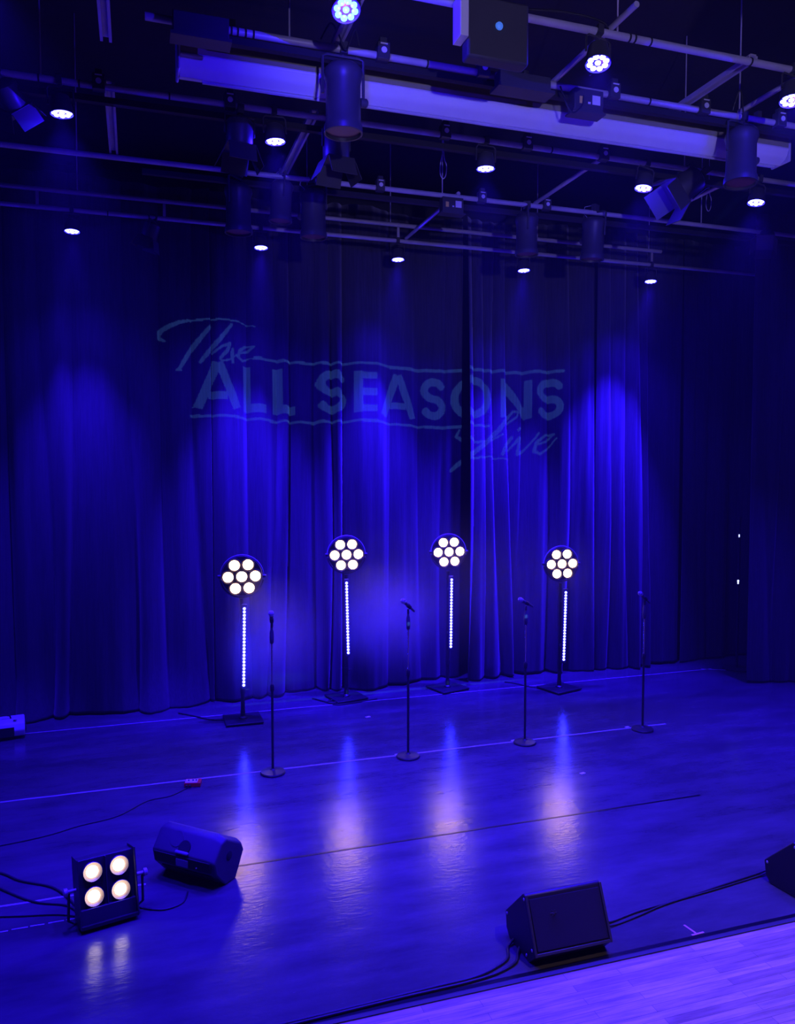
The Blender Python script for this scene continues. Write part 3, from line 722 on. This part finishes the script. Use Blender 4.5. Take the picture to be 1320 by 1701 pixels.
for i, (x, Y, z, tilt, yaw, lab) in enumerate(mics):
    s = ms if i == 0 else copy_tree(ms)
    s.location = (x, Y, 0); s.scale = (1, 1, (z - .02) / 1.54); s.rotation_euler = (0, 0, .7 * i)
    s['label'] = 'thin microphone stand with round base, ' + ['leftmost, in front of the glowing left LED bar', 'second from the left of four', 'third from the left of four', 'rightmost, standing apart near the right'][i]
    m_ = mc if i == 0 else copy_tree(mc)
    m_.location = (x + .0, Y, z - .005)
    if i == 0: m_.rotation_euler = (0, R(50), R(90))   # head towards the viewer, tail away and down
    else: m_.rotation_euler = (0, R(tilt), R(yaw))
    m_['label'] = 'handheld microphone clipped on the ' + ['leftmost', 'second from left', 'third from left', 'rightmost'][i] + ' stand' + (', seen end-on' if i == 0 else ', tilted up to the left')
m1 = mc; m1.rotation_euler = (0, R(58), R(76))

# ---------------------------------------------------------------- floor things
def strip(name, x0, x1, y, wdt, m, label, wob=0, seed=1, cat='tape', z=.0015, group=None, slope=0):
    rng = random.Random(seed); mb = MB(); n = max(2, int((x1 - x0) / .12)); k = 0
    for i in range(n + 1):
        x = x0 + (x1 - x0) * i / n; yy = y + rng.uniform(-1, 1) * wob + slope * (x - x0)
        for s in (-1, 1):
            for zz in (0, z): mb.v.append(Vector((x, yy + s * wdt / 2, zz)))
    for i in range(n):
        a = i * 4
        mb.f += [(a + 1, a + 3, a + 7, a + 5), (a, a + 1, a + 5, a + 4), (a + 2, a + 6, a + 7, a + 3), (a, a + 4, a + 6, a + 2)]
    mb.f += [(0, 2, 3, 1), (n * 4, n * 4 + 1, n * 4 + 3, n * 4 + 2)]
    return tag(mb.build(name, M[m], smooth=False), label=label, cat=cat, group=group)
GL = 'long tape lines across the stage floor'
strip('floor_tape', -5, 5.9, 7.80, .026, 'tape', 'pale tape line crossing the stage under the microphone stands', .003, 2, group=GL)
strip('floor_tape', -5, 8.2, 9.78, .022, 'tape', 'thin pale tape line at the back, beside the light stand bases', .003, 3, group=GL)
strip('floor_tape', -5, .02, 5.90, .022, 'tape', 'pale tape line at the left behind the four-lamp blinder', .003, 4, group=GL)
strip('floor_seam', .45, 4.9, 5.955, .022, 'seam', 'dark vinyl joint crossing the centre of the stage behind the monitors', .002, 5, cat='joint')
strip('floor_seam', .6, 6.2, 4.11, .03, 'seam', 'black edging tape between vinyl and wooden apron', .001, 6, cat='joint')
rng = random.Random(5)
for i in range(9):
    strip('tape_scrap', -1.15 + i * .11, -1.15 + i * .11 + rng.uniform(.05, .1), 5.56 + .004 * i, .012, 'tape', 'one of the frayed tape scraps in a dashed row left of the four-lamp blinder', .002, 20 + i, group='dashed row of frayed tape scraps')
def bit(x, y, a, b, rot, m, label, name='tape_mark', cat='tape'):
    return tag(MB().box((0, 0, .0015), (a, b, .003)).build(name, M[m], loc=(x, y, 0), rot=(0, 0, rot), smooth=False), label=label, cat=cat)
marks = [(2.57, 7.83, .05, .025, 'white tape scrap at the base of the second microphone stand'), (3.93, 7.84, .05, .022, 'white tape scrap at the base of the third microphone stand'),
         (5.40, 7.84, .05, .03, 'white tape scrap at the base of the rightmost microphone stand'), (1.18, 7.83, .05, .02, 'white tape scrap at the base of the leftmost microphone stand'),
         (2.63, 9.15, .06, .035, 'small white mark on the floor between the second stand and the curtain'), (4.15, 6.76, .055, .03, 'small white mark on the open floor at right of centre')]
for x, y, a, b, lab in marks: bit(x, y, a, b, .25, 'label', lab)
bit(3.405, 4.135, .095, .013, .05, 'pinktape', 'pink tape stroke along the stage edge, foot of the T mark')
bit(3.39, 4.195, .013, .10, .12, 'pinktape', 'pink tape stroke running upstage, stem of the T mark')
# small red box
rb = empty('effects_box', (.47, 7.66, 0), (0, 0, R(-12)), label='small red box with a white top on the floor at the left tape line', cat='box')
MB().box((0, 0, .022), (.15, .11, .04)).build('casing', M['red'], rb, bevel=.004)
MB().box((-.012, -.005, .0435), (.11, .08, .003)).build('top_plate', M['label'], rb, smooth=False)
for dx in (-.04, .0, .03): MB().cyl((dx, 0, .044), (dx, 0, .054), .008, 10).build('knob', M['rubber'], rb)
for dx in (-.05, -.02): MB().box((dx, -.065, .02), (.018, .03, .016)).build('plug', M['rubber'], rb, smooth=False)

# four-lamp blinder
fl = empty('four_lamp_blinder', (-.22, 5.47, 0), (0, 0, R(14)), label='square blinder with four glowing lamps standing on the floor at the lower left', cat='stage light')
tl = R(-14)
def T(x, y, z):      # tilt the head back about its lower edge
    yy, zz = y, z - .03
    return (x, yy * math.cos(tl) - zz * math.sin(tl) * 1.0, .03 + zz * math.cos(tl) + yy * math.sin(tl))
def tb(c, d):
    mb = MB(); mb.box(c, d); mb.v = [Vector(T(*v)) for v in mb.v]; return mb
h = tb((0, .06, .23), (.36, .13, .40)).build('housing', M['can'], fl, bevel=.006)
tb((-.182, .03, .23), (.008, .20, .43)).build('side_plate', M['can'], fl, smooth=False)
tb((.182, .03, .23), (.008, .20, .43)).build('side_plate', M['can'], fl, smooth=False)
tb((0, -.02, .235), (.008, .03, .38)).build('divider', M['can'], fl, smooth=False)
tb((0, -.022, .075), (.352, .035, .10)).build('lower_panel', M['duct'], fl, bevel=.004)
dd = Vector(T(0, -1, 0)) - Vector(T(0, 0, 0))
for x, z in ((-.085, .19), (.085, .19), (-.085, .345), (.085, .345)):
    o = Vector(T(x, -.005, z))
    MB().lathe(o, dd, [(0, .062), (.02, .064), (.026, .060), (.018, .054), (-.004, .033)], 28, caps=False).build('bezel', M['bezel'], fl)
    MB().lathe(o + dd * .004, dd, [(0, .039), (.008, .037), (.014, .022), (.016, .001)], 24).build('lamp', M['warm'], fl)
MB().tube([(-.20, .05, .25), (-.235, .05, .25), (-.24, .06, .05), (-.20, .08, .012), (.20, .08, .012), (.24, .06, .05), (.235, .05, .25), (.20, .05, .25)], .009, 8).build('yoke', M['can'], fl)
for s in (-1, 1): MB().lathe((.19 * s, .05, .25), (s, 0, 0), [(0, .012), (.05, .012), (.055, .026), (.075, .026), (.08, .015)], 12).build('knob', M['steel'], fl)
tb((0, -.01, .02), (.36, .12, .02)).build('foot', M['matte'], fl, smooth=False)

# powered speaker on its side
sp = empty('stage_monitor', (.10, 6.02, 0), (0, 0, R(-43)), label='black plastic speaker lying on its side with carry handle, beside the four-lamp blinder', cat='speaker')
def spk(t, s, z): return (t, s, z)
secA = [(.085, 0), (-.035, .13), (-.055, .225), (.045, .355), (.105, .370), (.30, .255), (.33, .19), (.22, .0)]
mb = MB()
# body lofted so the right end narrows like a trapezoid
n = len(secA)
for t, k in ((0.0, .96), (.03, 1.0), (.50, .98), (.56, .90)):
    for s, z in secA: mb.v.append(Vector((t, .12 + (s - .12) * k, z * k if t < .5 else z * (k if z > .1 else 1))))
for j in range(3):
    for i in range(n):
        mb.f.append((j * n + i, j * n + (i + 1) % n, (j + 1) * n + (i + 1) % n, (j + 1) * n + i))
mb.f.append(tuple(reversed(range(n)))); mb.f.append(tuple(3 * n + i for i in range(n)))
body = mb.build('cabinet', M['plastic'], sp, bevel=.012, seg=3)
# handle: flat dark disc stands for the recess, bar painted lighter as if lit
ang = math.atan2(.105, .17)
def on_back(t, f, out=0):   # f 0..1 from ridge to top on the upper back panel
    s = -.055 + .10 * f; z = .225 + .13 * f
    nn = Vector((0, -.13, .10)).normalized()
    return Vector((t, s, z)) + nn * out
def on_low(t, f, out=0):
    s = -.035 - .02 * f; z = .13 + .095 * f
    return Vector((t, s - out, z))
rx = math.atan2(.17, .105) - math.pi / 2
MB().lathe(on_back(.28, .34, -.004), (0, -.13, .10), [(0, .050), (.010, .050)], 24).build('handle_recess', M['matte'], sp)
MB().box(on_back(.28, .10, .012), (.115, .022, .024), (R(-30), 0, 0)).build('handle', M['grip'], sp, bevel=.008)
MB().lathe(on_back(.19, .62, -.004), (0, -.13, .10), [(0, .056), (.006, .056)], 24).build('dimple', M['plastic'], sp)
MB().box(on_low(.285, .45, .014), (.11, .010, .055)).build('control_plate', M['grip'], sp, bevel=.008)
MB().box((.28, -.050, .178), (.50, .008, .080), (R(12), 0, 0)).build('shade_panel', M['matte'], sp, smooth=False)  # dark sheets paint the shade of the down-facing lower back
MB().box((.28, .022, .068), (.44, .012, .09), (R(43), 0, 0)).build('shade_panel', M['matte'], sp, smooth=False)
MB().lathe((.41, -.052, .16), (0, -1, 0), [(0, .006), (.006, .005)], 10).build('indicator', M['label'], sp)
MB().lathe((.561, .13, .20), (1, 0, 0), [(0, .035), (.003, .03)], 16).build('pole_socket', M['matte'], sp)
for s in (.08, .2): MB().box((.28, s, .003), (.5, .02, .008)).build('foot', M['rubber'], sp, smooth=False)

# wedge monitors with grille
def make_wedge():
    t = empty('wedge_monitor', (0, 0, 0), cat='speaker', group='black wedge monitors at the stage edge')
    sec = [(.07, 0), (-.005, .075), (.135, .385), (.16, .39), (.40, .155), (.385, .05), (.34, 0)]
    MB().prism(sec, 0, .535, lambda x, a, b: (x, a, b)).build('cabinet', M['black'], t, bevel=.008)
    # grille panel slightly inset on the front slope
    a, b = Vector((0, -.005, .075)), Vector((0, .135, .385)); dz = (b - a).normalized(); nn = Vector((0, -dz.z, dz.y))
    mid = (a + b) / 2
    MB().box((.2675, mid.y + nn.y * .001, mid.z + nn.z * .001), (.49, .012, (b - a).length - .05), (math.atan2(-dz.y, dz.z), 0, 0)).build('grille', M['cloth'], t, bevel=.003)
    for x in (.008, .527):
        MB().box((x, mid.y + nn.y * .004, mid.z + nn.z * .004), (.016, .014, (b - a).length + .004), (math.atan2(-dz.y, dz.z), 0, 0)).build('edge_strip', M['can'], t, bevel=.003)
    MB().box((.2675, a.y + nn.y * .004 + dz.y * .008, a.z + nn.z * .004 + dz.z * .008), (.535, .012, .018), (math.atan2(-dz.y, dz.z), 0, 0)).build('edge_strip', M['can'], t, bevel=.003)
    # star badge on the grille
    st = MB(); c = a + dz * .22 + nn * .008
    for k in range(6):
        an = k * math.pi / 3
        st.box(c + Vector((.17 + .012 * math.cos(an), 0, 0)) + dz * (.012 * math.sin(an)), (.020, .003, .004), (math.atan2(-dz.y, dz.z), -an, 0))
    st.build('badge', M['duct'], t, smooth=False)
    for (yy, zz) in ((.10, .03), (.03, .10), (.14, .36), (.37, .15)):
        MB().lathe((-.0005, yy, zz), (-1, 0, 0), [(0, .010), (.004, .008)], 10).build('corner_screw', M['steel'], t)
    return t
wd = make_wedge(); wd.location = (2.225, 4.135, 0); wd.rotation_euler = (0, 0, 0)
wd['label'] = 'black wedge monitor with a cloth grille at the stage edge, bottom right'
w2 = copy_tree(wd); w2.location = (4.35, 4.15, 0); w2.rotation_euler = (0, 0, R(5)); w2['label'] = 'black wedge monitor cut off by the right edge of the photo'

# haze machine at left edge
hz = empty('haze_machine', (-1.44, 9.72, 0), (0, 0, R(8)), label='pale grey floor machine with a dark vent, cut by the left edge of the photo', cat='haze machine')
MB().prism([(-.13, .03), (-.14, .10), (-.10, .17), (-.02, .205), (.12, .205), (.14, .18), (.14, .03)], -.30, .2, lambda t, a, b: (t, a, b)).build('casing', M['offwhite'], hz, bevel=.015, seg=3)
MB().box((.205, -.03, .10), (.012, .08, .08)).build('vent', M['matte'], hz, bevel=.01)
MB().box((-.08, -.142, .09), (.34, .008, .10), (R(-6), 0, 0)).build('front_panel', M['matte'], hz, smooth=False)
MB().tube([(-.18, 0, .20), (-.17, 0, .245), (.0, 0, .25), (.05, 0, .235), (.06, 0, .20)], .009, 8).build('handle', M['black'], hz)
MB().lathe((.10, -.06, .20), (0, 0, 1), [(0, .02), (.012, .02)], 12).build('cap', M['label'], hz)
MB().box((0 - .05, 0, .015), (.42, .22, .03)).build('foot', M['rubber'], hz, smooth=False)

# cables on the floor
GC = 'black cables on the stage floor'
cable('floor_cable', [(.30, 5.68, .006), (.26, 5.55, .006), (.15, 5.50, .006), (.05, 5.53, .006), (-.05, 5.60, .006)], .006, 'thin cable running from the side-lying speaker to the four-lamp blinder', m='rubber', group=GC)
cable('floor_cable', [(-.40, 5.62, .008), (-.48, 5.82, .008), (-.62, 6.05, .008), (-.85, 6.22, .008), (-1.1, 6.45, .008), (-1.8, 6.7, .008)], .009, 'black cable leading up left from the four-lamp blinder', group=GC)
cable('floor_cable', [(-.40, 5.60, .008), (-.50, 5.76, .008), (-.72, 5.88, .008), (-.95, 6.12, .008), (-1.2, 6.42, .008), (-1.8, 6.6, .008)], .008, 'second black cable leading left from the four-lamp blinder, just below the first', group=GC)
cable('floor_cable', [(-.40, 5.58, .008), (-.55, 5.66, .008), (-.8, 5.72, .008), (-1.1, 5.80, .008), (-1.8, 5.95, .008)], .006, 'lowest thin cable leading left from the four-lamp blinder', group=GC)
cable('floor_cable', [(2.24, 4.42, .03), (2.17, 4.38, .01), (2.12, 4.28, .008), (2.02, 4.22, .008), (1.85, 4.17, .008), (1.6, 4.16, .008), (1.35, 4.15, .008), (1.1, 4.14, .008), (.5, 4.12, .008)], .009, 'black cable leaving the bottom right wedge and hugging the stage edge', group=GC)
cable('floor_cable', [(2.25, 4.36, .03), (2.20, 4.30, .01), (2.14, 4.22, .008), (2.0, 4.165, .008), (1.8, 4.14, .008), (1.55, 4.135, .008), (1.3, 4.13, .008), (.5, 4.10, .008)], .009, 'outer black cable from the bottom right wedge, nearest the wooden apron', group=GC)
cable('floor_cable', [(2.80, 4.40, .03), (2.95, 4.42, .008), (3.2, 4.47, .008), (3.5, 4.50, .008), (3.9, 4.56, .008), (4.3, 4.62, .008), (4.45, 4.62, .03)], .007, 'upper black cable running between the two wedge monitors', group=GC)
cable('floor_cable', [(2.80, 4.36, .03), (2.95, 4.38, .008), (3.15, 4.42, .008), (3.45, 4.49, .008), (3.9, 4.54, .008), (4.3, 4.59, .008), (4.45, 4.6, .03)], .006, 'lower black cable running between the two wedge monitors', group=GC)
cable('floor_cable', [(.42, 7.60, .006), (.25, 7.45, .006), (.05, 7.40, .006), (-.2, 7.15, .006), (-.5, 7.05, .006), (-.9, 6.9, .006), (-2, 6.75, .006)], .005, 'thin cable snaking left from the small red box', group=GC)
cable('floor_cable', [(2.56, 9.97, .05), (2.50, 9.86, .012), (2.40, 9.82, .012), (2.30, 9.86, .012), (2.35, 9.92, .014), (2.55, 9.90, .016), (2.68, 9.97, .016), (2.78, 10.05, .03), (2.72, 10.08, .012), (2.60, 10.0, .04)], .009, 'coiled black cable around the base of the second light stand', group=GC)
cable('floor_cable', [(2.15, 10.10, .01), (2.28, 9.90, .008), (2.38, 9.74, .008), (2.52, 9.73, .008), (2.75, 9.78, .008), (2.95, 9.82, .008)], .010, 'black cable coming out from under the curtain by the second light stand', group=GC)
cable('floor_cable', [(4.9, 10.05, .01), (5.0, 9.95, .008), (5.1, 9.75, .008), (5.25, 9.60, .008), (5.4, 9.52, .03)], .009, 'black cable from the curtain to the rightmost light stand', group=GC)
cable('floor_cable', [(.45, 10.0, .01), (.6, 9.85, .008), (.8, 9.62, .008), (1.0, 9.55, .008), (1.15, 9.5, .03)], .009, 'black cable from the curtain to the leftmost light stand', group=GC)

# glints of offstage fixtures in the right wing, made as small glowing discs
for z, s, lab in ((2.02, .012, 'faint glowing glint high in the dark gap beside the right leg curtain'), (1.33, .018, 'brighter glowing glint low in the dark gap beside the right leg curtain')):
    t = empty('fixture_glint', (8.50, 9.6, z), label=lab, cat='fixture glint')
    MB().box((0, .02, 0), (.05, .03, .09)).build('case', M['matte'], t, bevel=.004)
    MB().lathe((0, .0, s * .8), (0, -1, 0), [(0, s), (.006, s * .6)], 12).lathe((0, .0, -s * .9), (0, -1, 0), [(0, s * .8), (.006, s * .5)], 12).build('led', M['glint'], t)
tag(MB().cyl((8.55, 9.65, 0), (8.55, 9.65, 2.3), .02, 12).lathe((8.55, 9.65, 0), (0, 0, 1), [(0, .2), (.02, .2), (.03, .03)], 20).build('side_boom', M['matte']), label='thin black upright pole in the right wing holding the small glowing glints', cat='stand')
strip('floor_tape', 8.05, 8.75, 9.82, .03, 'tape', 'short pale tape line by the right leg curtain', .0, 9, slope=-.55, group=None)

# ---------------------------------------------------------------- warm house lamp above the seats (out of view)
hl = empty('house_lamp', (3.6, 1.2, 6.3), label='round warm ceiling lamp above the apron, out of the photo', cat='ceiling light')
MB().lathe((0, 0, .25), (0, 0, -1), [(0, .03), (.15, .05), (.2, .16), (.26, .17)], 24).build('shade', M['can'], hl)
MB().cyl((0, 0, .2), (0, 0, .7), .01, 8).build('stem', M['can'], hl)
spot('house_bulb', hl, (0, 0, -.03), (R(14), R(-8), 0), HOUSE, (1, .62, .58), 80, 1, .1)

# unseen violet fill lamp added to brighten the grid and screen case
bw = empty('grid_fill_lamp', (.5, -3.6, 3.2), label='unseen violet fill lamp added to brighten the grid and screen case', cat='stage light')
MB().lathe((0, 0, 0), (.1, -1, -.25), [(.03, .08), (.2, .07), (.24, .02)], 20).build('housing', M['can'], bw)
MB().cyl((0, -.15, -.04), (0, -.15, -.5), .012, 8).build('bracket', M['can'], bw)
bs = spot('grid_fill_beam', bw, (0, 0, 0), (0, 0, 0), GRID_FILL_W, (.32, .27, 1), 31, .6, .06)
bs.rotation_euler = (Vector((3.2, 5.6, 6.15)) - Vector((.5, -3.6, 3.2))).to_track_quat('-Z', 'Y').to_euler()


# ---------------------------------------------------------------- denser haze drifting by the two left LED bars
hm = bpy.data.materials.new('drifting_haze'); hm.use_nodes = True
nt = hm.node_tree; nt.nodes.clear()
ou = nt.nodes.new('ShaderNodeOutputMaterial'); vs = nt.nodes.new('ShaderNodeVolumeScatter')
tc = nt.nodes.new('ShaderNodeTexCoord'); gr = nt.nodes.new('ShaderNodeTexGradient'); gr.gradient_type = 'QUADRATIC_SPHERE'
nz = N(nt, 'ShaderNodeTexNoise', Scale=1.6, Detail=3.0); ml = N(nt, 'ShaderNodeMath', operation='MULTIPLY'); m2 = N(nt, 'ShaderNodeMath', operation='MULTIPLY')
m2.inputs[1].default_value = 4.2
nt.links.new(tc.outputs['Object'], gr.inputs[0]); nt.links.new(tc.outputs['Object'], nz.inputs['Vector'])
nt.links.new(gr.outputs['Fac'], ml.inputs[0]); nt.links.new(nz.outputs['Fac'], ml.inputs[1]); nt.links.new(ml.outputs[0], m2.inputs[0]); nt.links.new(m2.outputs[0], vs.inputs['Density'])
nt.links.new(vs.outputs[0], ou.inputs['Volume'])
hm2 = hm.copy(); hm2.name = 'thin_drifting_haze'
[n for n in hm2.node_tree.nodes if n.type == 'MATH' and not n.inputs[1].is_linked][0].inputs[1].default_value = .26
for (x, Y, z), (a, b, c), lab, hmat in (((1.50, 9.25, .95), (.75, .45, .95), 'blue glowing haze drifting right of the leftmost LED bar', hm), ((3.05, 9.6, 1.1), (.85, .42, .9), 'blue glowing haze drifting right of the second LED bar', hm),
                                  ((3.7, 9.0, 1.5), (3.2, .85, 1.45), 'thin violet haze hanging across all four light stands', hm2)):
    pb = MB().lathe((0, 0, -1), (0, 0, 1), [(1 - math.cos(k * math.pi / 12), math.sin(k * math.pi / 12)) for k in range(13)], 24).build('haze_puff', hmat)
    pb.location = (x, Y, z); pb.scale = (a, b, c)
    tag(pb, label=lab, cat='haze', kind='stuff')
